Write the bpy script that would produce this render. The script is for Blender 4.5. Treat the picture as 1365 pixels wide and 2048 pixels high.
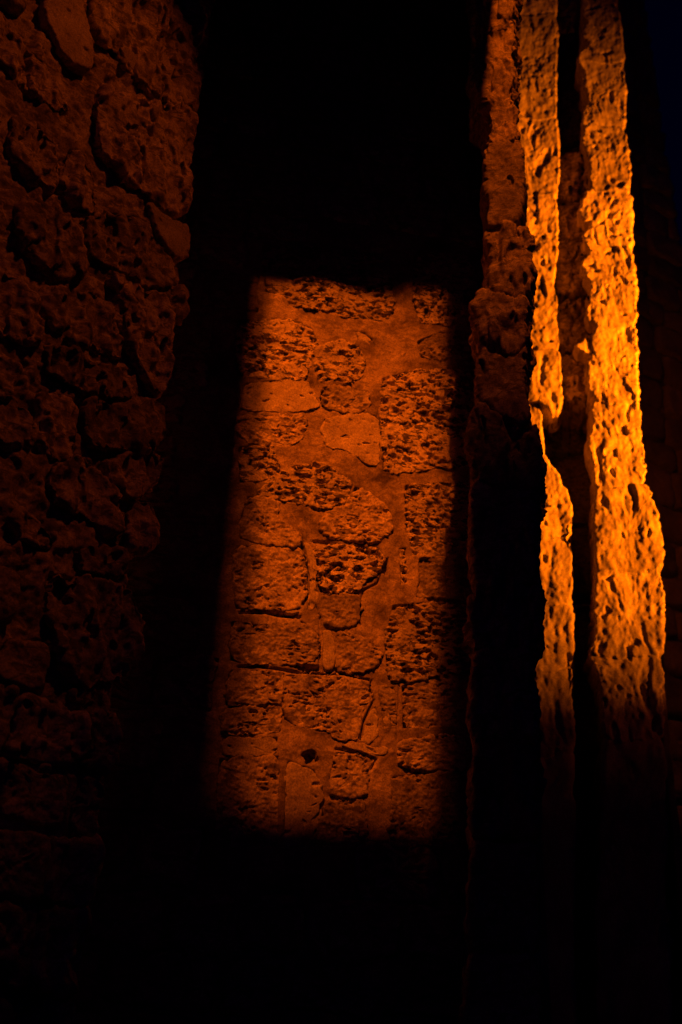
import bpy, math, random
import numpy as np

random.seed(11)
for o in list(bpy.data.objects):
    bpy.data.objects.remove(o, do_unlink=True)
scene = bpy.context.scene
col = scene.collection
rad = math.radians

# ------------------------------------------------------------------ camera
PITCH, ROLL, LENS, EYE = 27.0, 2.5, 35.0, 1.6
cam = bpy.data.cameras.new("camera")
cam.sensor_fit = 'HORIZONTAL'
cam.sensor_width = 24.0
cam.lens = LENS
cam.clip_start, cam.clip_end = 0.05, 5000
cam.dof.use_dof = True
cam.dof.focus_distance = 5.0
cam.dof.aperture_fstop = 1.8
cam_o = bpy.data.objects.new("camera", cam)
col.objects.link(cam_o)
cam_o.location = (0, 0, EYE)


def rx(a):
    c, s = math.cos(a), math.sin(a)
    return np.array([[1, 0, 0], [0, c, -s], [0, s, c]])


def rz(a):
    c, s = math.cos(a), math.sin(a)
    return np.array([[c, -s, 0], [s, c, 0], [0, 0, 1]])


CAM_R = rx(rad(90 + PITCH)) @ rz(rad(ROLL))
from mathutils import Matrix
cam_o.rotation_euler = Matrix(CAM_R.tolist()).to_euler()
scene.camera = cam_o

# ------------------------------------------------------------------ night sky
world = bpy.data.worlds.new("World")
scene.world = world
world.use_nodes = True
wn = world.node_tree
sky = wn.nodes.new("ShaderNodeTexSky")
sky.sky_type = 'NISHITA'
sky.sun_disc = False
sky.sun_elevation = rad(-3)
sky.ozone_density = 6.0
sky.sun_rotation = rad(200)
tint = wn.nodes.new("ShaderNodeVectorMath")
tint.operation = 'MULTIPLY'
tint.inputs[1].default_value = (0.12, 0.2, 1.0)      # deep blue of the last dusk
wn.links.new(sky.outputs[0], tint.inputs[0])
wn.links.new(tint.outputs[0], wn.nodes["Background"].inputs[0])
wn.nodes["Background"].inputs[1].default_value = 0.07

scene.view_settings.view_transform = 'Standard'
scene.view_settings.look = 'None'
scene.view_settings.exposure = 0
scene.view_settings.gamma = 1
scene.render.engine = 'CYCLES'
scene.cycles.use_denoising = True
scene.cycles.max_bounces = 6
scene.cycles.diffuse_bounces = 2
scene.cycles.sample_clamp_indirect = 2.0


# ------------------------------------------------------------------ lamps and added fill spots (all out of frame)
def spot(name, loc, target, power, color, angle, blend, size):
    l = bpy.data.lights.new(name, 'SPOT')
    l.energy, l.color = power, color
    l.spot_size, l.spot_blend = rad(angle), blend
    l.shadow_soft_size = size
    o = bpy.data.objects.new(name, l)
    col.objects.link(o)
    o.location = loc
    d = np.array(target, float) - np.array(loc, float)
    from mathutils import Vector
    o.rotation_euler = Vector(d).to_track_quat('-Z', 'Y').to_euler()
    return o


AMBER = (1.0, 0.138, 0.002)
RED_AMBER = (1.0, 0.125, 0.001)
MASK_Z = 9.6
SLOT_LAMP = np.array((-1.6, -2.5, 12.6))
# three emitters side by side in the flood lamp above the slot of the added slab
for dx, k in ((0.0, 1.0), (-0.038, 0.13), (0.07, 0.26)):
    spot("slot_flood_lamp", SLOT_LAMP + (dx, 0, 0), (0.0, 5.2, 4.4), 5700 * k, AMBER, 18.5, 1.0, 0.034)
# two added spots with no known source, brightening the left wall and near pier
spot("wall_fill_spot", (1.4, 1.9, 9.3), (-1.8, 3.1, 5.2), 175, (1.0, 0.13, 0.001), 41, 0.6, 0.03)
spot("pier_fill_spot", (1.32, 0.8, 12.4), (1.0, 4.45, 7.35), 2100, (1.0, 0.14, 0.001), 25, 0.9, 0.04)
# flood lamp that lights the two far piers
flood = spot("courtyard_flood_lamp", (8.5, 4.8, 5.0), (2.4, 8.1, 7.7), 20000, (1.0, 0.185, 0.001), 61, 1.0, 0.06)
flood.scale = (0.5, 1.0, 1.0)                # an upright oblong beam
spill = spot("courtyard_flood_lamp", (8.5, 4.8, 5.05), (2.4, 8.1, 7.8), 420, (1.0, 0.12, 0.001), 76, 1.0, 0.12)
spill.scale = (0.5, 1.0, 1.0)                # weak spill round the main beam of the same lamp

# ------------------------------------------------------------------ noise
_rs = np.random.RandomState(5)
_perm = _rs.permutation(256)
_perm = np.concatenate([_perm, _perm, _perm])
_g = _rs.normal(size=(256, 3))
_g /= np.linalg.norm(_g, axis=1)[:, None]


def perlin(p):
    i = np.floor(p).astype(np.int64)
    f = p - i
    i &= 255
    u = f * f * f * (f * (f * 6 - 15) + 10)
    out = 0
    for a in (0, 1):
        wx = u[:, 0] if a else 1 - u[:, 0]
        for b in (0, 1):
            wy = u[:, 1] if b else 1 - u[:, 1]
            for c in (0, 1):
                wz = u[:, 2] if c else 1 - u[:, 2]
                h = _perm[_perm[_perm[i[:, 0] + a] + i[:, 1] + b] + i[:, 2] + c]
                g = _g[h]
                d = g[:, 0] * (f[:, 0] - a) + g[:, 1] * (f[:, 1] - b) + g[:, 2] * (f[:, 2] - c)
                out = out + wx * wy * wz * d
    return out * 1.5


def sstep(a, b, x):
    t = np.clip((x - a) / (b - a), 0, 1)
    return t * t * (3 - 2 * t)


_J = _rs.uniform(0.1, 0.9, size=(256, 3))
_O = _rs.uniform(-0.5, 0.5, size=256)


def facet(p):
    """Broken, flat-faced chips: every cell is a little tilted plane."""
    i = np.floor(p).astype(np.int64)
    tot = np.zeros(len(p))
    out = np.zeros(len(p))
    for a in (-1, 0, 1):
        for b in (-1, 0, 1):
            for c in (-1, 0, 1):
                k = i + np.array((a, b, c))
                m = k & 255
                h = _perm[_perm[_perm[m[:, 0]] + m[:, 1]] + m[:, 2]]
                v = p - (k + _J[h])
                d = (v * v).sum(1)
                w = np.exp(-16.0 * d)
                out += w * ((_g[h] * v).sum(1) * 0.9 + _O[h])
                tot += w
    return out / (tot + 1e-9)


def relief(p, style, seed, S=1.0, aniso=(1.0, 1.0, 2.0), stretch=1.0):
    """Outward displacement in metres at points p = (u, w, v); S scales the feature size."""
    q = p / S * np.array((1.0, 1.0, stretch)) + seed
    f = 0.016 * perlin(q * 4) + 0.008 * perlin(q * 11)
    f += 0.004 * perlin(q * 27) + 0.0028 * perlin(q * 58)
    qa = q * np.array(aniso)
    warp = 0.012 * np.stack([perlin(q * 22 + 7.7), perlin(q * 22 + 17.1), perlin(q * 22 + 31.3)], 1)
    if style == 'pit':
        n = perlin((qa + warp) * 19) + 0.45 * perlin((qa + warp) * 44 + 3.3)
        m = sstep(-0.45, 0.05, perlin(q * 6 + 9.1))
        f -= 0.024 * sstep(0.05, 0.34, n) * m
        f += 0.004 * perlin(q * 40 + 2.2)
    elif style == 'rough':
        n = perlin((qa + warp) * 26) + 0.5 * perlin((qa + warp) * 55 + 3.3)
        m = sstep(-0.15, 0.35, perlin(q * 7 + 9.1))
        f -= 0.017 * sstep(0.12, 0.5, n) * m
        f += 0.006 * np.abs(perlin(q * 33 + 2.2)) + 0.004 * perlin(q * 52 + 5)
    elif style == 'smooth':
        f = 0.45 * f
        f -= 0.010 * sstep(0.35, 0.6, perlin((qa + warp) * 18 + 1.7))
    elif style == 'crag':                       # deeply broken, flaking face
        qs = (q + warp) * np.array((1.0, 1.0, 0.6))
        f += 0.024 * facet(qs * 8 + 1.3) + 0.019 * facet(qs * 20 + 4.7)
        f += 0.007 * perlin(q * 15 + 2) + 0.008 * perlin(qs * 34 + 4) + 0.004 * perlin(qs * 58 + 1.5)
        n = perlin(qs * 15) + 0.5 * perlin(qs * 38 + 3.3)
        f -= 0.024 * sstep(0.42, 0.62, n)
    elif style == 'flute':                      # rain-worn, drawn out vertically
        qv = q * np.array((1.0, 1.0, 0.36))
        n = perlin(qv * 17 + 4.1) + 0.5 * perlin(qv * 36 + 8.1)
        big = sstep(-0.1, 0.4, perlin(q * 3.2 + 6.6))
        f += 0.004 * n - 0.009 * sstep(0.30, 0.55, perlin(qv * 20 + 1.9)) * (0.3 + big)
        f -= 0.014 * sstep(0.46, 0.62, perlin(q * 20 + 11.9))
        f -= 0.012 * sstep(0.40, 0.60, perlin(q * np.array((1, 1, .5)) * 9 + 21.9))
        f += 0.003 * perlin(q * 36 + 3.0)
    return f * S


# ------------------------------------------------------------------ materials
def stone_material(name, c0, c1, grain=120.0, bump=0.5, rough=0.9, patch=5.0, vary=0.25, crust=None):
    m = bpy.data.materials.new(name)
    m.use_nodes = True
    nt = m.node_tree
    N, L = nt.nodes, nt.links
    b = N["Principled BSDF"]
    b.inputs["Roughness"].default_value = rough
    b.inputs["Specular IOR Level"].default_value = 0.25
    tc = N.new("ShaderNodeTexCoord")
    oi = N.new("ShaderNodeObjectInfo")
    n1 = N.new("ShaderNodeTexNoise"); n1.inputs["Scale"].default_value = patch
    n1.inputs["Detail"].default_value = 9; n1.inputs["Roughness"].default_value = 0.7
    n2 = N.new("ShaderNodeTexNoise"); n2.inputs["Scale"].default_value = grain
    n2.inputs["Detail"].default_value = 4
    for n in (n1, n2):
        L.new(tc.outputs["Object"], n.inputs["Vector"])
    r = N.new("ShaderNodeValToRGB")
    r.color_ramp.elements[0].position, r.color_ramp.elements[1].position = 0.32, 0.68
    r.color_ramp.elements[0].color = (*c0, 1); r.color_ramp.elements[1].color = (*c1, 1)
    L.new(n1.outputs["Fac"], r.inputs[0])
    gm = N.new("ShaderNodeMapRange")
    gm.inputs[1].default_value, gm.inputs[2].default_value = 0.3, 0.7
    gm.inputs[3].default_value, gm.inputs[4].default_value = 0.6, 1.4
    L.new(n2.outputs["Fac"], gm.inputs[0])
    om = N.new("ShaderNodeMapRange")
    om.inputs[3].default_value, om.inputs[4].default_value = 1 - vary, 1 + vary
    L.new(oi.outputs["Random"], om.inputs[0])
    mu = N.new("ShaderNodeMath"); mu.operation = 'MULTIPLY'
    L.new(gm.outputs[0], mu.inputs[0]); L.new(om.outputs[0], mu.inputs[1])
    vm = N.new("ShaderNodeVectorMath"); vm.operation = 'SCALE'
    L.new(r.outputs[0], vm.inputs[0]); L.new(mu.outputs[0], vm.inputs["Scale"])
    colour = vm.outputs[0]
    if crust:                                   # black weathering crust flaked away in worm-like patches
        sc_, amount, cc = crust
        mp = N.new("ShaderNodeMapping"); mp.inputs["Scale"].default_value = (1.0, 1.0, 2.1)
        L.new(tc.outputs["Object"], mp.inputs["Vector"])
        c1_ = N.new("ShaderNodeTexNoise"); c1_.inputs["Scale"].default_value = sc_
        c1_.inputs["Detail"].default_value = 2.5; c1_.inputs["Distortion"].default_value = 0.9
        c2_ = N.new("ShaderNodeTexNoise"); c2_.inputs["Scale"].default_value = sc_ * 0.22
        c2_.inputs["Detail"].default_value = 2
        L.new(mp.outputs[0], c1_.inputs["Vector"]); L.new(mp.outputs[0], c2_.inputs["Vector"])
        ad = N.new("ShaderNodeMath"); ad.operation = 'MULTIPLY_ADD'
        ad.inputs[1].default_value = 0.6
        L.new(c2_.outputs["Fac"], ad.inputs[0]); L.new(c1_.outputs["Fac"], ad.inputs[2])
        cr_ = N.new("ShaderNodeMapRange"); cr_.interpolation_type = 'SMOOTHSTEP'
        cr_.inputs[1].default_value, cr_.inputs[2].default_value = 0.82, 0.90
        cr_.inputs[3].default_value, cr_.inputs[4].default_value = 0.0, amount
        L.new(ad.outputs[0], cr_.inputs[0])
        mx = N.new("ShaderNodeMix"); mx.data_type = 'RGBA'
        mx.inputs[7].default_value = (*cc, 1)
        L.new(cr_.outputs[0], mx.inputs[0]); L.new(colour, mx.inputs[6])
        colour = mx.outputs[2]
    L.new(colour, b.inputs["Base Color"])
    n3 = N.new("ShaderNodeTexNoise"); n3.inputs["Scale"].default_value = grain * 0.45
    n3.inputs["Detail"].default_value = 6
    L.new(tc.outputs["Object"], n3.inputs["Vector"])
    bp = N.new("ShaderNodeBump"); bp.inputs["Strength"].default_value = bump
    bp.inputs["Distance"].default_value = 0.004
    L.new(n3.outputs["Fac"], bp.inputs["Height"])
    L.new(bp.outputs[0], b.inputs["Normal"])
    return m


M_STONE = stone_material("limestone", (0.11, 0.08, 0.055), (0.50, 0.40, 0.30), patch=7.0)
M_PIT = stone_material("crusted_limestone", (0.22, 0.17, 0.125), (0.62, 0.50, 0.38), patch=5.0, vary=0.25,
                       crust=(21.0, 0.92, (0.055, 0.038, 0.026)))
M_ROUGH = stone_material("stained_limestone", (0.11, 0.08, 0.056), (0.58, 0.46, 0.35), patch=6.0, vary=0.3,
                         crust=(15.0, 0.65, (0.07, 0.048, 0.032)))
M_PALE = stone_material("pale_limestone", (0.22, 0.17, 0.125), (0.55, 0.45, 0.34), patch=6.0)
M_MORTAR = stone_material("lime_mortar", (0.13, 0.095, 0.068), (0.34, 0.26, 0.19), grain=260, bump=0.45, patch=4.5, vary=0.0)
M_SMEAR = stone_material("smeared_mortar", (0.06, 0.042, 0.03), (0.50, 0.385, 0.29), grain=120, bump=0.6, patch=3.2, vary=0.0,
                         crust=(14.0, 0.45, (0.08, 0.055, 0.038)))
M_DARK = stone_material("weathered_stone", (0.16, 0.125, 0.095), (0.34, 0.27, 0.20))
M_MASK = stone_material("dark_mask", (0.03, 0.03, 0.03), (0.07, 0.065, 0.06), patch=3.0)  # dark so that the added light-blocking slab bounces little
M_EARTH = stone_material("bare_earth", (0.10, 0.08, 0.06), (0.20, 0.16, 0.12), grain=60, patch=1.5)


# ------------------------------------------------------------------ helpers
def mesh_object(name, verts, faces, mat, parent=None, loc=(0, 0, 0), smooth=True):
    me = bpy.data.meshes.new(name)
    nv, nf = len(verts), len(faces)
    faces = np.asarray(faces, dtype=np.int32)
    me.vertices.add(nv)
    me.vertices.foreach_set("co", np.asarray(verts, dtype=np.float32).ravel())
    k = faces.shape[1]
    me.loops.add(nf * k)
    me.loops.foreach_set("vertex_index", faces.ravel())
    me.polygons.add(nf)
    me.polygons.foreach_set("loop_start", np.arange(0, nf * k, k, dtype=np.int32))
    me.polygons.foreach_set("use_smooth", np.full(nf, smooth))
    me.update(calc_edges=True)
    me.validate()
    me.materials.append(mat)
    o = bpy.data.objects.new(name, me)
    col.objects.link(o)
    o.location = loc
    if parent:
        o.parent = parent
    return o


class Wall:
    """A wall plane: u runs along azimuth az, v is the height, w stands out towards the viewer."""

    def __init__(self, name, point, az, label, cat, group=None):
        a = rad(az)
        self.d = np.array((math.sin(a), math.cos(a), 0.0))
        self.n = np.array((math.cos(a), -math.sin(a), 0.0))
        self.o = np.array((point[0], point[1], 0.0))
        e = bpy.data.objects.new(name, None)
        e.empty_display_size = 0.3
        col.objects.link(e)
        e.location = self.o
        e.rotation_euler = (0, 0, math.pi / 2 - a)
        e["label"], e["category"] = label, cat
        if group:
            e["group"] = group
        self.e = e
        self.polys = []

    def uv(self, x, y, w=0.0):
        r = CAM_R @ np.array([x - 682.5, 1024 - y, -1365 * LENS / 24.0])
        c = np.array((0, 0, EYE))
        t = ((self.o + self.n * w - c) @ self.n) / (r @ self.n)
        p = c + t * r - self.o
        return float(p @ self.d), float(p[2])

    def trace(self, pts, w=0.0):
        return [self.uv(x, y, w) for x, y in pts]

    def world(self, u, v, w=0.0):
        return self.o + self.d * u + self.n * w + np.array((0, 0, v))


def inside(poly, x, y):
    c = False
    j = len(poly) - 1
    for i in range(len(poly)):
        xi, yi = poly[i]; xj, yj = poly[j]
        if (yi > y) != (yj > y) and x < (xj - xi) * (y - yi) / (yj - yi) + xi:
            c = not c
        j = i
    return c


def outline(poly, n, cut=2):
    p = np.array(poly, float)
    for _ in range(cut):
        q = np.roll(p, -1, 0)
        p = np.stack([0.8 * p + 0.2 * q, 0.2 * p + 0.8 * q], 1).reshape(-1, 2)
    q = np.roll(p, -1, 0)
    seg = np.linalg.norm(q - p, axis=1)
    cum = np.concatenate([[0], np.cumsum(seg)])
    t = np.linspace(0, cum[-1], n, endpoint=False)
    pc = np.concatenate([p, p[:1]])
    out = np.stack([np.interp(t, cum, pc[:, 0]), np.interp(t, cum, pc[:, 1])], 1)
    return out, cum[-1]


_seed = [0]


def crack_depth(wall, x, y):
    out = np.zeros(len(x))
    for pts, wid, dep in getattr(wall, 'cracks', ()):
        d = np.full(len(x), 9.0)
        for (x0, y0), (x1, y1) in zip(pts[:-1], pts[1:]):
            t = np.clip(((x - x0) * (x1 - x0) + (y - y0) * (y1 - y0)) / ((x1 - x0) ** 2 + (y1 - y0) ** 2 + 1e-12), 0, 1)
            d = np.minimum(d, np.hypot(x - x0 - t * (x1 - x0), y - y0 - t * (y1 - y0)))
        out = np.maximum(out, dep * np.exp(-(d / wid) ** 2))
    return out


def add_stone(wall, poly, height=0.03, skirt=0.06, style='rough', step=0.006, edge=0.03, mat=None, S=1.0,
              ragged=0.006, skirt_steps=None, name="stone", aniso=(1.0, 1.0, 2.0), base=0.0, seed=None, grow=(1.0, 1.0), stretch=1.0):
    """One stone: the traced outline, a weathered face with rounded arrises and sides that run back into the wall."""
    a = np.array(poly)
    if grow != (1.0, 1.0):
        a = a.mean(0) + (a - a.mean(0)) * np.array(grow)
        poly = [tuple(q) for q in a]
    if 0.5 * np.sum(a[:, 0] * np.roll(a[:, 1], -1) - np.roll(a[:, 0], -1) * a[:, 1]) < 0:
        poly = list(poly)[::-1]
    wall.polys.append(list(poly))
    _seed[0] += 1
    sd = np.array((_seed[0] * 3.17, _seed[0] * 1.31, _seed[0] * 2.23)) % 57 if seed is None else np.array(seed, float)
    _, per = outline(poly, 16)
    N = max(14, int(per / step))
    ol, per = outline(poly, N)
    x, y = ol[:, 0], ol[:, 1]
    cr = x * np.roll(y, -1) - np.roll(x, -1) * y
    A = cr.sum() / 2
    c = np.array([((x + np.roll(x, -1)) * cr).sum(), ((y + np.roll(y, -1)) * cr).sum()]) / (6 * A)
    tan = np.roll(ol, -1, 0) - np.roll(ol, 1, 0)
    nrm = np.stack([tan[:, 1], -tan[:, 0]], 1)
    nrm /= np.linalg.norm(nrm, axis=1)[:, None] + 1e-9
    # ragged outline
    p3 = np.stack([ol[:, 0], np.zeros(N), ol[:, 1]], 1)
    rg = ragged * (perlin(p3 * 16 + sd) + 0.7 * perlin(p3 * 40 + sd))
    ol = ol + nrm * rg[:, None]
    R = np.linalg.norm(ol - c, axis=1)
    K = max(3, int(np.median(R) / step))
    edge = min(edge, 0.45 * float(np.min(R)) + 1e-4)
    P, NO = [], []
    for k in range(1, K + 1):
        rho = k / K
        pt = c + (ol - c) * rho
        de = (1 - rho) * R
        t = np.clip(1 - de / edge, 0, 1)
        drop = edge * (1 - np.sqrt(np.maximum(0, 1 - t * t)))
        P.append(np.stack([pt[:, 0], base + height - drop, pt[:, 1]], 1))
        ang = np.arcsin(np.clip(t, 0, 1))
        NO.append(np.stack([nrm[:, 0] * np.sin(ang), np.cos(ang), nrm[:, 1] * np.sin(ang)], 1))
    depth = max(0.0, skirt)
    ms = skirt_steps or max(2, int(min(depth, 0.12) / (step * 1.5)))
    for k in range(1, ms + 1):
        dd = depth * k / ms
        P.append(np.stack([ol[:, 0], np.full(N, base + height - edge - dd), ol[:, 1]], 1))
        NO.append(np.stack([nrm[:, 0], np.zeros(N), nrm[:, 1]], 1))
    P = np.concatenate([[[c[0], base + height, c[1]]]] + P)
    NO = np.concatenate([[[0, 1, 0]]] + NO)
    f = relief(P, style, sd, S, aniso, stretch)
    f -= crack_depth(wall, P[:, 0], P[:, 2])
    V = P + NO * f[:, None]
    rings = K + ms
    idx = np.arange(N)
    nx = np.roll(idx, -1)
    F = [np.stack([np.zeros(N, int), np.zeros(N, int), idx + 1, nx + 1], 1)]
    for k in range(rings - 1):
        a0 = 1 + k * N
        F.append(np.stack([a0 + idx, a0 + N + idx, a0 + N + nx, a0 + nx], 1))
    F = np.concatenate(F)
    # triangles of the centre fan are stored separately
    tri = np.stack([np.zeros(N, int), idx + 1, nx + 1], 1)
    quads = F[N:]
    tris = np.concatenate([tri, quads[:, [0, 1, 2]], quads[:, [0, 2, 3]]])
    org = np.array((c[0], 0.0, c[1]))
    L = V - org
    L[:, 1] *= -1                      # w stands out along local -y
    o = mesh_object(name, L, tris, mat or M_STONE, wall.e, (c[0], 0, c[1]))
    return o


def add_mortar(wall, us, vs, lo=-0.012, S=1.0, mat=None, back=0.35, name="mortar", amp=1.0, bed=0.05, crag=0.0, holes=()):
    U, V = np.meshgrid(us, vs, indexing='ij')
    P = np.stack([U.ravel(), np.zeros(U.size), V.ravel()], 1)
    q = P / S + 3.3
    h = lo + amp * S * (0.014 * perlin(q * 3.1) + 0.008 * perlin(q * 8) + 0.0035 * perlin(q * 21)
                        + 0.0016 * perlin(q * 55) + 0.006 * (0.5 - np.abs(perlin(q * 5.5 + 5))))
    if crag:
        h += crag * (0.018 * facet(q * np.array((7, 7, 4.5)) + 1.1) + 0.016 * facet(q * np.array((17, 17, 11)) + 4.1)
                     + 0.007 * perlin(q * 26 + 2) + 0.006 * perlin(q * 50 + 8))
    for pl in wall.polys:                       # the bed under each stone
        pa = np.array(pl)
        lo_, hi_ = pa.min(0), pa.max(0)
        k = np.where((P[:, 0] > lo_[0]) & (P[:, 0] < hi_[0]) & (P[:, 2] > lo_[1]) & (P[:, 2] < hi_[1]))[0]
        if len(k) == 0:
            continue
        x, y = P[k, 0], P[k, 2]
        ins = np.zeros(len(k), bool)
        dist = np.full(len(k), 9.0)
        for i in range(len(pa)):
            (x0, y0), (x1, y1) = pa[i - 1], pa[i]
            cr = (y0 > y) != (y1 > y)
            ins ^= cr & (x < (x1 - x0) * (y - y0) / (y1 - y0 + 1e-12) + x0)
            t = np.clip(((x - x0) * (x1 - x0) + (y - y0) * (y1 - y0)) / ((x1 - x0) ** 2 + (y1 - y0) ** 2 + 1e-12), 0, 1)
            dist = np.minimum(dist, np.hypot(x - x0 - t * (x1 - x0), y - y0 - t * (y1 - y0)))
        h[k] -= np.where(ins, bed * S * sstep(0.006 * S, 0.024 * S, dist), 0)
    for hu, hv, ru, rv in holes:                # lost pointing
        k = np.hypot((P[:, 0] - hu) / ru, (P[:, 2] - hv) / rv) + 0.55 * perlin(q * 22) + 0.3 * perlin(q * 55)
        h -= 0.05 * (1 - sstep(0.6, 1.1, k))
    h -= crack_depth(wall, P[:, 0], P[:, 2])
    P[:, 1] = -h
    nu, nv = len(us), len(vs)
    ii, jj = np.meshgrid(np.arange(nu - 1), np.arange(nv - 1), indexing='ij')
    a = (ii * nv + jj).ravel()
    Q = np.stack([a, a + nv, a + nv + 1, a + 1], 1)
    T = np.concatenate([Q[:, [0, 1, 2]], Q[:, [0, 2, 3]]])
    # close the sheet into a slab
    border = np.concatenate([np.arange(nu) * nv, (nu - 1) * nv + np.arange(1, nv),
                             (np.arange(nu - 2, -1, -1)) * nv + nv - 1, np.arange(nv - 2, 0, -1)])
    bp = P[border].copy(); bp[:, 1] = back
    nb = len(border); b0 = len(P); bi = b0 + np.arange(nb)
    T2 = np.concatenate([np.stack([border, bi, np.roll(bi, -1)], 1),
                         np.stack([border, np.roll(bi, -1), np.roll(border, -1)], 1)])
    cb = np.array([[us.mean(), back, vs.mean()]])
    T3 = np.stack([bi, np.full(nb, b0 + nb), np.roll(bi, -1)], 1)
    return mesh_object(name, np.concatenate([P, bp, cb]), np.concatenate([T, T2, T3]), mat or M_MORTAR, wall.e)


def fine_lines(a, fa, fb, b, fine, coarse):
    parts = []
    if fa > a:
        parts.append(np.linspace(a, fa, max(2, int((fa - a) / coarse)), endpoint=False))
    parts.append(np.linspace(fa, fb, max(2, int((fb - fa) / fine)), endpoint=not b > fb))
    if b > fb:
        parts.append(np.linspace(fb, b, max(2, int((b - fb) / coarse))))
    return np.concatenate(parts)


def fill_courses(wall, u0, u1, v0, v1, hr, wr, rnd, maker, slope=0.0, gap=0.022, limit=0.12):
    """Coursed rubble over the rest of the wall, wherever no traced stone sits."""
    done = list(wall.polys)
    v = v0
    while v < v1:
        h = rnd.uniform(*hr)
        u = u0 - rnd.uniform(0, wr[0])
        while u < u1:
            w = rnd.uniform(*wr)
            ua, ub = max(u, u0), min(u + w, u1)
            if ub - ua > 0.09:
                j = lambda s: rnd.uniform(-s, s)
                g = gap * 0.5
                pts = []
                for (x, y) in ((ua, v), ((ua + ub) / 2, v), (ub, v), (ub, v + h / 2), (ub, v + h), ((ua + ub) / 2, v + h), (ua, v + h), (ua, v + h / 2)):
                    cx, cy = (ua + ub) / 2, v + h / 2
                    sx = (x - cx) * (1 - 2 * g / (ub - ua)) + cx + j(0.03)
                    sy = (y - cy) * (1 - 2 * g / h) + cy + j(0.028)
                    pts.append((sx, sy))
                hits = tot = 0
                for a in np.linspace(ua, ub, 7):
                    for b in np.linspace(v, v + h, 6):
                        tot += 1
                        if any(inside(p, a, b) for p in done):
                            hits += 1
                if hits <= limit * tot:
                    maker(pts)
            u += w
        v += h


# ------------------------------------------------------------------ ground
gs = np.array([(-400, -400, 0), (400, -400, 0), (400, 400, 0), (-400, 400, 0)], float)
g = mesh_object("ground", gs, [(0, 1, 2, 3)], M_EARTH, smooth=False)
g["kind"] = "structure"

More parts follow.
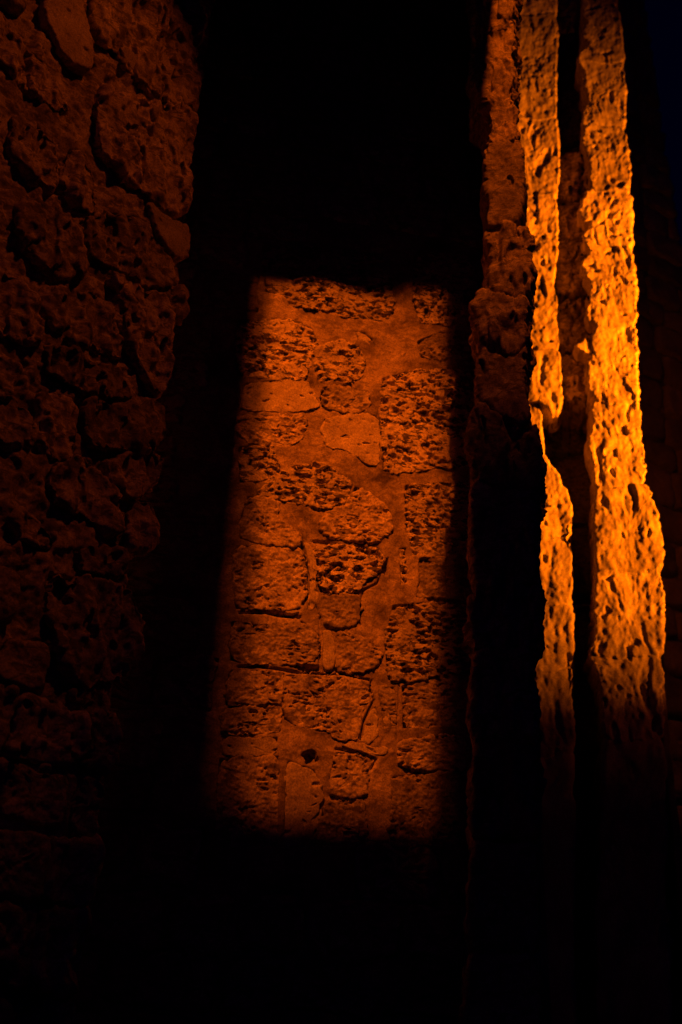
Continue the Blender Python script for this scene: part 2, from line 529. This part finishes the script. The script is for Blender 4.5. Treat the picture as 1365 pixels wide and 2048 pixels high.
# ------------------------------------------------------------------ end wall of the passage
back = Wall("stone_wall", (0.05, 5.2), 79.0,
            "tall rubble wall at the end of the passage, crossed by a rectangle of orange light", "wall")
BACK_STONES = [
    ('pit', .032, [(532, 500), (640, 500), (772, 512), (778, 560), (782, 626), (761, 641), (704, 635), (646, 618), (585, 610), (572, 593), (536, 586)]),
    ('pit', .022, [(828, 520), (892, 512), (945, 516), (945, 641), (900, 643), (843, 645), (827, 600)]),
    ('pit', .036, [(478, 640), (540, 647), (590, 645), (623, 660), (634, 690), (620, 715), (615, 757), (560, 759), (478, 748)]),
    ('pit', .034, [(626, 700), (650, 694), (683, 683), (714, 694), (732, 728), (722, 752), (700, 766), (668, 760), (640, 764), (628, 735)]),
    ('smooth', .012, [(710, 661), (730, 667), (749, 682), (738, 690), (714, 677)]),
    ('pit', .026, [(768, 762), (812, 750), (890, 745), (948, 748), (948, 930), (884, 930), (800, 940), (770, 936), (764, 850)]),
    ('rough', .014, [(835, 684), (884, 663), (945, 668), (945, 722), (843, 716)]),
    ('rough', .030, [(648, 772), (690, 770), (738, 785), (742, 812), (720, 826), (650, 818), (640, 795)]),
    ('smooth', .022, [(490, 768), (560, 762), (612, 764), (628, 790), (640, 815), (560, 826), (485, 818)]),
    ('rough', .034, [(485, 828), (560, 834), (606, 832), (612, 860), (596, 885), (555, 893), (500, 888), (475, 860)]),
    ('smooth', .034, [(650, 840), (700, 832), (752, 834), (760, 880), (758, 925), (735, 932), (700, 903), (655, 893), (647, 860)]),
    ('pit', .040, [(478, 893), (540, 896), (560, 930), (552, 950), (530, 962), (478, 968)]),
    ('pit', .040, [(562, 945), (593, 931), (634, 931), (671, 943), (704, 972), (690, 1008), (654, 1019), (605, 1008), (552, 1000), (515, 992), (535, 968)]),
    ('rough', .036, [(708, 976), (753, 996), (777, 1025), (786, 1068), (740, 1082), (679, 1078), (640, 1062), (654, 1029), (693, 1012)]),
    ('rough', .030, [(495, 996), (556, 1004), (562, 1043), (599, 1066), (603, 1084), (572, 1094), (531, 1090), (480, 1078), (482, 1043)]),
    ('rough', .032, [(478, 1096), (560, 1098), (603, 1099), (613, 1119), (617, 1170), (611, 1199), (596, 1214), (564, 1218), (474, 1216), (468, 1150)]),
    ('pit', .034, [(630, 1097), (679, 1091), (753, 1097), (767, 1117), (759, 1152), (726, 1164), (718, 1185), (644, 1182), (632, 1150)]),
    ('rough', .030, [(642, 1190), (716, 1190), (722, 1216), (714, 1250), (680, 1258), (652, 1250), (642, 1222)]),
    ('pit', .026, [(812, 974), (884, 970), (945, 972), (945, 1112), (884, 1110), (825, 1108), (815, 1060)]),
    ('rough', .024, [(838, 1120), (890, 1116), (945, 1118), (945, 1200), (890, 1196), (832, 1195), (838, 1160)]),
    ('pit', .022, [(796, 1098), (814, 1098), (818, 1165), (800, 1172)]),
    ('pit', .028, [(788, 1214), (880, 1210), (945, 1212), (945, 1345), (880, 1345), (812, 1362), (780, 1356), (772, 1290)]),
    ('rough', .034, [(466, 1244), (523, 1251), (603, 1245), (636, 1272), (640, 1307), (628, 1321), (580, 1331), (464, 1322)]),
    ('rough', .030, [(674, 1270), (728, 1276), (757, 1296), (763, 1313), (742, 1337), (706, 1348), (672, 1342), (668, 1305)]),
    ('rough', .030, [(460, 1342), (520, 1344), (568, 1346), (566, 1405), (510, 1410), (452, 1410)]),
    ('rough', .026, [(450, 1418), (520, 1418), (564, 1413), (562, 1466), (510, 1470), (446, 1468)]),
    ('rough', .036, [(576, 1354), (646, 1351), (736, 1362), (743, 1397), (722, 1434), (718, 1475), (687, 1483), (662, 1465), (621, 1458), (576, 1440)]),
    ('smooth', .034, [(733, 1432), (751, 1413), (758, 1446), (754, 1477), (737, 1491), (725, 1484)]),
    ('rough', .020, [(756, 1380), (790, 1375), (797, 1450), (766, 1455), (760, 1420)]),
    ('rough', .022, [(806, 1372), (878, 1362), (940, 1362), (940, 1450), (870, 1452), (808, 1457)]),
    ('rough', .036, [(798, 1483), (872, 1475), (930, 1478), (928, 1542), (860, 1540), (800, 1535)]),
    ('rough', .032, [(673, 1506), (720, 1506), (749, 1518), (738, 1545), (730, 1592), (662, 1592), (660, 1545)]),
    ('smooth', .024, [(446, 1476), (510, 1476), (556, 1474), (554, 1510), (510, 1514), (446, 1512)]),
    ('rough', .026, [(440, 1522), (510, 1520), (556, 1518), (556, 1600), (552, 1690), (490, 1690), (432, 1690), (436, 1600)]),
    ('smooth', .030, [(574, 1525), (630, 1548), (646, 1594), (640, 1620), (613, 1655), (600, 1690), (566, 1690), (570, 1600)]),
    ('rough', .030, [(652, 1608), (728, 1600), (732, 1650), (732, 1690), (680, 1692), (618, 1690), (640, 1640)]),
    ('rough', .024, [(786, 1556), (850, 1552), (925, 1550), (920, 1690), (850, 1692), (782, 1690), (784, 1620)]),
]
back.cracks = [(back.trace(p), w, d) for p, w, d in (
    ([(743, 1362), (742, 1380), (749, 1400), (736, 1425), (727, 1445), (722, 1478)], .0055, .03),
    ([(604, 1086), (612, 1110), (617, 1140), (618, 1190), (606, 1210)], .005, .025),
    ([(480, 1226), (530, 1224), (560, 1232), (600, 1236)], .007, .025),
    ([(478, 1334), (540, 1336), (600, 1346), (690, 1350), (738, 1360)], .007, .022),
    ([(724, 1250), (722, 1215), (728, 1180), (756, 1166), (770, 1130)], .006, .02),
    ([(640, 1236), (642, 1290), (640, 1340)], .006, .02),
    ([(672, 1498), (720, 1506), (752, 1520), (742, 1540)], .006, .025),
    ([(796, 1480), (796, 1440), (800, 1370)], .006, .012))]
for st, h, px in BACK_STONES:
    add_stone(back, back.trace(px), h * .35, 0.05, st, 0.0055, 0.008, {'pit': M_PIT, 'rough': M_ROUGH}.get(st, M_PALE), ragged=0.016, grow=(1.07, 1.09))
# mortar flakes and the raised pointing left on the face
for px, h in (([(606, 1085), (622, 1088), (634, 1130), (632, 1180), (640, 1196), (624, 1225), (612, 1222), (620, 1190), (618, 1140)], .012),
              ([(644, 1262), (662, 1262), (672, 1290), (668, 1342), (650, 1346), (642, 1320), (644, 1290)], .020),
              ([(569, 1220), (590, 1218), (600, 1226), (585, 1232), (570, 1228)], .016),
              ([(676, 1490), (720, 1484), (745, 1496), (776, 1494), (774, 1512), (740, 1512), (700, 1500)], .014)):
    add_stone(back, back.trace(px), h, 0.04, 'smooth', 0.006, 0.006, M_PALE, name="mortar_flake", ragged=0.004)
u0, vlo = back.uv(420, 1700); u1, vhi = back.uv(960, 490)
ua, _ = back.uv(420, 1000); ub, _ = back.uv(960, 1000)
ua, ub = min(u0, ua) - .05, min(1.0, max(u1, ub) + .05)
rnd = random.Random(3)
fill_courses(back, -1.7, 1.04, 1.0, 9.3, (.24, .34), (.32, .55), rnd,
             lambda p: add_stone(back, p, rnd.uniform(.005, .014), .05, rnd.choice(('pit', 'rough', 'rough')), 0.022, .015, M_ROUGH))
add_mortar(back, fine_lines(-2.6, ua, ub, 1.06, 0.007, 0.05), fine_lines(0.0, vlo - .1, vhi + .1, 9.58, 0.0075, 0.05), lo=0.001, amp=1.3, crag=0.2, mat=M_SMEAR,
           holes=[(*back.uv(x, y), a, b) for x, y, a, b in ((620, 1515, .036, .036), (572, 1228, .08, .016), (615, 1336, .06, .02), (772, 1140, .022, .06),
                                                            (518, 1331, .06, .014), (690, 1346, .1, .012), (650, 1084, .09, .010), (560, 1092, .09, .010))])

# ------------------------------------------------------------------ near wall on the left
left = Wall("stone_wall", (-0.93, 4.2), 40.0,
            "dim rough wall on the left, pitted blocks with deep sloping joints", "wall")
LEFT_STONES = [
    ('smooth', .050, [(78, -30), (140, -30), (165, 45), (177, 100), (174, 142), (125, 120), (105, 85), (85, 40)]),
    ('crag', .030, [(-30, 30), (55, 100), (95, 140), (140, 225), (100, 215), (55, 180), (-30, 100)]),
    ('crag', .040, [(190, -30), (230, -30), (300, -30), (392, -30), (388, 100), (380, 200), (345, 205), (290, 170), (235, 110), (185, 60)]),
    ('smooth', .022, [(232, 95), (250, 96), (280, 130), (330, 200), (318, 205), (280, 170)]),
    ('crag', .052, [(190, 195), (260, 205), (330, 222), (378, 225), (376, 330), (374, 405), (330, 425), (285, 385), (240, 340), (195, 300)]),
    ('crag', .036, [(140, 298), (185, 350), (195, 425), (165, 425), (130, 400), (115, 350)]),
    ('crag', .030, [(20, 235), (80, 260), (118, 300), (108, 385), (60, 345), (15, 300)]),
    ('smooth', .040, [(285, 400), (330, 440), (372, 455), (374, 515), (352, 520), (320, 490)]),
    ('crag', .034, [(165, 445), (215, 430), (275, 440), (318, 500), (350, 535), (340, 572), (300, 575), (235, 540), (180, 520)]),
    ('crag', .040, [(40, 400), (90, 430), (150, 440), (165, 540), (120, 560), (60, 510), (30, 460)]),
    ('crag', .056, [(215, 548), (270, 585), (322, 600), (336, 690), (330, 760), (314, 788), (290, 765), (268, 715), (240, 660), (236, 600)]),
    ('crag', .050, [(336, 576), (360, 590), (354, 640), (338, 640), (330, 610)]),
    ('crag', .034, [(90, 585), (130, 585), (200, 590), (228, 660), (240, 720), (180, 700), (130, 680), (98, 655)]),
    ('crag', .030, [(-30, 540), (35, 560), (70, 620), (70, 690), (20, 680), (-30, 640)]),
    ('crag', .036, [(88, 690), (150, 710), (240, 745), (262, 790), (220, 800), (150, 780), (95, 745)]),
    ('crag', .046, [(168, 800), (210, 810), (260, 815), (318, 805), (318, 895), (280, 900), (225, 900), (180, 892), (163, 850)]),
    ('crag', .044, [(-30, 780), (20, 800), (65, 850), (60, 890), (10, 890), (-30, 870)]),
    ('crag', .028, [(78, 780), (150, 800), (155, 900), (120, 930), (75, 880)]),
    ('crag', .056, [(215, 918), (270, 904), (322, 912), (308, 985), (270, 1000), (235, 985), (208, 945)]),
    ('crag', .036, [(110, 935), (160, 910), (205, 960), (228, 1000), (240, 1070), (190, 1050), (130, 1020), (95, 975)]),
    ('crag', .048, [(258, 1008), (306, 1005), (302, 1090), (275, 1100), (250, 1098), (248, 1045)]),
    ('crag', .040, [(150, 1095), (200, 1098), (244, 1110), (240, 1152), (200, 1155), (155, 1140)]),
    ('crag', .028, [(28, 1030), (70, 1035), (112, 1080), (100, 1105), (60, 1090), (25, 1060)]),
    ('crag', .046, [(100, 1150), (180, 1165), (250, 1180), (272, 1230), (268, 1330), (210, 1360), (160, 1372), (120, 1310), (85, 1220)]),
    ('crag', .030, [(140, 1385), (185, 1375), (190, 1400), (165, 1415), (140, 1405)]),
]
for i, (st, h, px) in enumerate(LEFT_STONES):
    end = max(p[0] for p in px) > 295
    add_stone(left, left.trace(px), h * .8, 0.30 if end else 0.07, st, 0.0065, 0.014, M_ROUGH if st != 'smooth' else M_PALE, S=1.2, stretch=0.7, grow=(1.07, 1.10), seed=None if st == 'smooth' else (4, 2, 8),
              ragged=0.014, skirt_steps=14 if end else None)
rnd2 = random.Random(8)
fill_courses(left, -1.75, 0.02, 0.4, 9.2, (.2, .3), (.22, .42), rnd2,
             lambda p: add_stone(left, p, rnd2.uniform(.015, .05), .10, rnd2.choice(('rough', 'crag', 'crag')), 0.012, .018, M_ROUGH, S=1.2), limit=0.1)
add_mortar(left, fine_lines(-2.2, -1.5, -0.03, -0.03, 0.009, 0.06), fine_lines(0.0, 2.3, 7.4, 9.58, 0.010, 0.08), lo=-0.012, amp=1.4, back=0.8, crag=1.0, mat=M_ROUGH)

# ------------------------------------------------------------------ near pier on the right
pier = Wall("stone_pier", (0.90, 4.45), 100.0,
            "dim ragged stone pier in front of the lit piers, right of the dark recess", "pier")
PIER_STONES = [
    ('crag', [(938, -120), (1032, -120), (1034, -40), (1031, 30), (1010, 60), (962, 58), (944, 36), (940, -40)]),
    ('crag', [(962, 62), (1010, 64), (1034, 40), (1034, 137), (1028, 190), (1000, 200), (956, 183), (934, 166), (942, 120)]),
    ('crag', [(958, 188), (1000, 204), (1030, 196), (1040, 250), (1044, 277), (1010, 290), (972, 282), (984, 254)]),
    ('flute', [(972, 288), (1010, 294), (1046, 282), (1049, 342), (1050, 408), (1042, 440), (1000, 455), (968, 452), (976, 408), (962, 370)]),
    ('crag', [(970, 462), (1000, 460), (1020, 450), (1060, 470), (1066, 522), (1064, 580), (1030, 600), (985, 590), (968, 574), (984, 510)]),
    ('crag', [(966, 580), (985, 596), (1030, 606), (1056, 600), (1058, 640), (1065, 675), (1030, 715), (985, 711), (955, 672), (942, 626)]),
    ('flute', [(960, 690), (985, 716), (1030, 722), (1060, 690), (1056, 730), (1058, 802), (1072, 840), (1040, 850), (990, 830), (950, 800)]),
    ('crag', [(945, 806), (990, 836), (1040, 856), (1074, 846), (1085, 887), (1088, 912), (1087, 976), (1040, 985), (985, 975), (940, 960)]),
    ('flute', [(940, 966), (985, 981), (1040, 991), (1086, 982), (1084, 1034), (1076, 1086), (1084, 1139), (1086, 1160), (1030, 1170), (940, 1165)]),
    ('crag', [(940, 1172), (1030, 1176), (1086, 1168), (1087, 1215), (1072, 1290), (1030, 1300), (940, 1300)]),
    ('rough', [(940, 1306), (1030, 1306), (1071, 1296), (1069, 1333), (1080, 1400), (1078, 1480), (1010, 1485), (940, 1480)]),
    ('crag', [(938, 1486), (1010, 1491), (1078, 1486), (1080, 1600), (1076, 1680), (1010, 1685), (936, 1680)]),
    ('rough', [(936, 1686), (1010, 1691), (1078, 1686), (1080, 1800), (1080, 1900), (1010, 1905), (930, 1900)]),
    ('rough', [(930, 1906), (1010, 1911), (1080, 1906), (1080, 2000), (1080, 2150), (1010, 2150), (925, 2150)]),
]
for i, (st, px) in enumerate(PIER_STONES):
    w = (.03, .02, .034, .024, .03, .042, .03, .025, .03, .025, .03, .02, .03, .02)[i]
    add_stone(pier, pier.trace(px), w, 0.42, st, 0.0065 if i < 11 else .02, 0.045, M_ROUGH, stretch=0.55, seed=(5, 9, 2), grow=(1.0, 1.12), ragged=0.014, S=1.35, skirt_steps=26 if i < 11 else 8)
uu = [pier.uv(x, y)[0] for x, y in ((975, 0), (1000, 0), (985, 1200), (1050, 1200))]
add_mortar(pier, np.linspace(uu[0] - .02, uu[1], 12), np.linspace(0, 9.3, 400), lo=-.04, back=1.0, name="core")

# ------------------------------------------------------------------ far lit piers and the recess between them
PA, AZ = (2.3, 8.1), 99.0
farl = Wall("stone_pier", PA, AZ, "left of the two brightly lit orange piers, with a notch in its edge", "pier", "floodlit piers")
farr = Wall("stone_pier", PA, AZ, "right of the two brightly lit orange piers, wide eroded face beside the dark gap", "pier", "floodlit piers")
A_STONES = [
    [(985, -160), (1050, -160), (1112, -160), (1114, -60), (1116, 30), (1080, 40), (1020, 40), (985, 30)],
    [(985, 36), (1020, 46), (1080, 46), (1116, 36), (1116, 114), (1112, 170), (1114, 232), (1070, 236), (985, 230)],
    [(985, 236), (1070, 242), (1115, 238), (1120, 326), (1116, 390), (1080, 398), (985, 395)],
    [(985, 400), (1080, 404), (1116, 396), (1116, 515), (1108, 564), (1070, 570), (985, 570)],
    [(985, 575), (1070, 576), (1108, 570), (1118, 606), (1116, 646), (1121, 700), (1080, 706), (985, 706)],
    [(985, 711), (1080, 712), (1121, 706), (1124, 760), (1127, 795), (1118, 821), (1103, 822), (1089, 812), (1074, 804), (985, 800)],
    [(985, 804), (1072, 808), (1083, 828), (1086, 867), (1087, 912), (1050, 920), (985, 920)],
    [(985, 924), (1050, 924), (1087, 916), (1104, 940), (1124, 968), (1146, 1008), (1146, 1073), (1090, 1085), (985, 1085)],
    [(985, 1090), (1090, 1090), (1146, 1078), (1148, 1171), (1140, 1190), (1144, 1206), (1090, 1214), (985, 1214)],
    [(985, 1219), (1090, 1219), (1144, 1211), (1149, 1280), (1152, 1333), (1090, 1345), (985, 1345)],
    [(985, 1350), (1090, 1350), (1152, 1338), (1146, 1391), (1149, 1443), (1150, 1500), (1090, 1510), (985, 1510)],
    [(985, 1515), (1090, 1515), (1150, 1505), (1150, 1600), (1150, 1700), (1090, 1710), (985, 1710)],
    [(985, 1715), (1090, 1715), (1150, 1705), (1150, 1800), (1152, 2150), (1090, 2150), (985, 2150)],
]
for i, px in enumerate(A_STONES):
    st = 'flute'
    add_stone(farl, farl.trace(px), (.03, .04, .035, .042, .04, .043, .0, .04, .043, .035, .03, .03, .03)[i] + .02, 0.4, st,
              0.013 if i < 11 else .04, 0.02, M_PALE, stretch=0.7, seed=(3, 7, 1), grow=(1.0, 1.12), S=1.7, ragged=0.014, skirt_steps=18 if i < 11 else 6)
B_STONES = [
    [(1172, -160), (1240, -160), (1234, -60), (1236, 10), (1200, 24), (1160, 28), (1176, -40)],
    [(1160, 34), (1200, 30), (1236, 16), (1246, 90), (1249, 124), (1200, 130), (1148, 122), (1180, 98), (1162, 72), (1178, 52)],
    [(1150, 128), (1200, 136), (1249, 130), (1252, 196), (1250, 256), (1205, 262), (1166, 250), (1166, 225), (1180, 192), (1162, 170), (1176, 150)],
    [(1182, 254), (1205, 268), (1250, 262), (1260, 326), (1261, 376), (1210, 385), (1178, 378), (1182, 330), (1161, 290)],
    [(1178, 384), (1210, 391), (1261, 382), (1263, 440), (1265, 496), (1215, 502), (1160, 482), (1186, 456), (1154, 434)],
    [(1162, 486), (1215, 508), (1265, 502), (1270, 560), (1274, 646), (1220, 660), (1200, 655), (1168, 633), (1182, 597), (1176, 560), (1158, 535), (1188, 510)],
    [(1198, 662), (1220, 666), (1274, 652), (1275, 743), (1279, 800), (1230, 812), (1196, 804), (1170, 763), (1180, 711), (1142, 700), (1190, 680)],
    [(1182, 812), (1230, 818), (1279, 806), (1287, 880), (1292, 970), (1240, 985), (1189, 975), (1188, 940), (1172, 888), (1187, 855)],
    [(1188, 981), (1240, 991), (1293, 976), (1306, 1015), (1316, 1041), (1332, 1100), (1319, 1139), (1260, 1150), (1189, 1145), (1187, 1060)],
    [(1189, 1151), (1260, 1156), (1320, 1145), (1326, 1183), (1330, 1258), (1326, 1306), (1260, 1316), (1176, 1306), (1187, 1280), (1189, 1220)],
    [(1176, 1312), (1260, 1322), (1327, 1312), (1326, 1400), (1330, 1470), (1260, 1480), (1204, 1475), (1204, 1404), (1194, 1362)],
    [(1202, 1481), (1260, 1486), (1330, 1476), (1334, 1600), (1336, 1700), (1260, 1710), (1198, 1705)],
    [(1198, 1711), (1260, 1716), (1336, 1706), (1340, 1850), (1344, 2150), (1260, 2150), (1192, 2150)],
]
for i, px in enumerate(B_STONES):
    st = 'flute'
    add_stone(farr, farr.trace(px), (.03, .04, .033, .04, .035, .043, .04, .035, .045, .045, .035, .03, .03)[i] + .02, 0.4, st,
              0.013 if i < 11 else .04, 0.02, M_PALE, stretch=0.7, seed=(3, 7, 1), grow=(1.0, 1.12), S=1.7, ragged=0.026, skirt_steps=20 if i < 11 else 6)
for wl, xs in ((farl, (1010, 1075)), (farr, (1250, 1262))):
    lo_ = wl.uv(xs[0], 800, -.1)[0]; hi_ = wl.uv(xs[1], 800, -.1)[0]
    add_mortar(wl, np.linspace(lo_, hi_, 10), np.linspace(0, 13.5, 300), lo=-.03, back=1.6, name="core")
rec = Wall("stone_wall", tuple((farl.o - farl.n * 1.1)[:2]), AZ,
           "dark recessed wall seen in the gap between the two lit piers", "wall")
REC_STONES = [
    [(1100, -60), (1200, -60), (1200, 60), (1100, 70)], [(1100, 78), (1200, 68), (1200, 170), (1100, 182)],
    [(1100, 190), (1200, 178), (1200, 285), (1100, 300)], [(1100, 308), (1200, 293), (1200, 395), (1100, 400)],
    [(1100, 408), (1200, 403), (1200, 478), (1100, 490)], [(1100, 498), (1150, 484), (1200, 490), (1200, 590), (1100, 595)],
    [(1100, 603), (1200, 598), (1200, 700), (1100, 705)], [(1100, 713), (1200, 708), (1200, 800), (1100, 806)],
    [(1080, 815), (1210, 808), (1210, 900), (1080, 920)], [(1080, 928), (1210, 908), (1210, 1050), (1080, 1060)],
    [(1080, 1068), (1215, 1058), (1215, 1200), (1080, 1210)], [(1080, 1218), (1215, 1208), (1215, 1350), (1080, 1360)],
    [(1080, 1368), (1220, 1358), (1220, 1500), (1080, 1510)],
]
for i, px in enumerate(REC_STONES):
    # the rubble fill of the upper gap stands forward, the lower part is set deep
    fwd = 0.95 - 0.03 * (i % 3) if 3 <= i <= 7 else 0.0
    add_stone(rec, rec.trace(px, fwd), .03 + .02 * (i % 3), .08 + fwd, 'crag' if i < 8 else 'smooth', 0.014, .05, M_ROUGH, S=1.5,
              ragged=.02, base=fwd, skirt_steps=12)
ra = rec.uv(1020, 800)[0]; rb = rec.uv(1225, 700)[0]
add_mortar(rec, np.linspace(ra, rb, 60), np.linspace(0, 13.5, 240), lo=-.02, back=0.3)

# ------------------------------------------------------------------ far tower against the night sky
tw = Wall("stone_tower", (13.6 * math.sin(rad(23.3)), 13.6 * math.cos(rad(23.3))), 62.0,
          "barely lit tower behind the piers with its edge against the night sky", "tower")
rnd3 = random.Random(21)
fill_courses(tw, -2.6, 0.02, 1.5, 21.0, (.42, .6), (.55, .95), rnd3,
             lambda p: add_stone(tw, p, rnd3.uniform(.03, .07), .30, rnd3.choice(('rough', 'flute')), 0.045, .06, M_DARK, S=2.4, ragged=.02),
             gap=.03)
add_mortar(tw, np.linspace(-4.2, -0.06, 60), np.linspace(0, 21.5, 260), lo=-.03, S=2.0, back=3.0, mat=M_DARK)

# ------------------------------------------------------------------ unseen slab added to mask the lamps, with slot and slit cut
slot_px = [(488, 1628), (852, 1628), (889, 570), (845, 571), (800, 588), (770, 582), (640, 564), (540, 557)]  # slot outline projected back from the patch to shape the beam
slot = []
for x, y in slot_px:
    p = back.world(*back.uv(x, y, .02), .02)
    t = (MASK_Z - SLOT_LAMP[2]) / (p[2] - SLOT_LAMP[2])
    q = SLOT_LAMP + (p - SLOT_LAMP) * t
    slot.append((q[0], q[1]))
import bmesh
bm = bmesh.new()
outer = [(-4.5, -2.2), (3.5, -2.2), (3.5, 4.3), (1.04, 4.3), (1.04, 6.2), (-4.5, 6.2)]
slit = [(1.06, 0.2), (1.35, 0.2), (1.35, 4.1), (1.06, 4.1)]  # slit lets the added spot reach the near pier, slab shields the rest


def loop_at(pts, z):
    vs = [bm.verts.new((x, y, z)) for x, y in pts]
    return [bm.edges.new((vs[i], vs[(i + 1) % len(vs)])) for i in range(len(vs))]


e1 = loop_at(outer, MASK_Z) + loop_at(slot, MASK_Z) + loop_at(slit, MASK_Z)
bmesh.ops.triangle_fill(bm, use_beauty=True, edges=e1)
me = bpy.data.meshes.new("light_mask_slab")
bm.to_mesh(me); bm.free()
me.materials.append(M_MASK)
mask_slab = bpy.data.objects.new("light_mask_slab", me)
col.objects.link(mask_slab)
mask_slab["kind"] = "structure"
sol = mask_slab.modifiers.new("thickness", 'SOLIDIFY')
sol.thickness = 0.02
sol.offset = 0
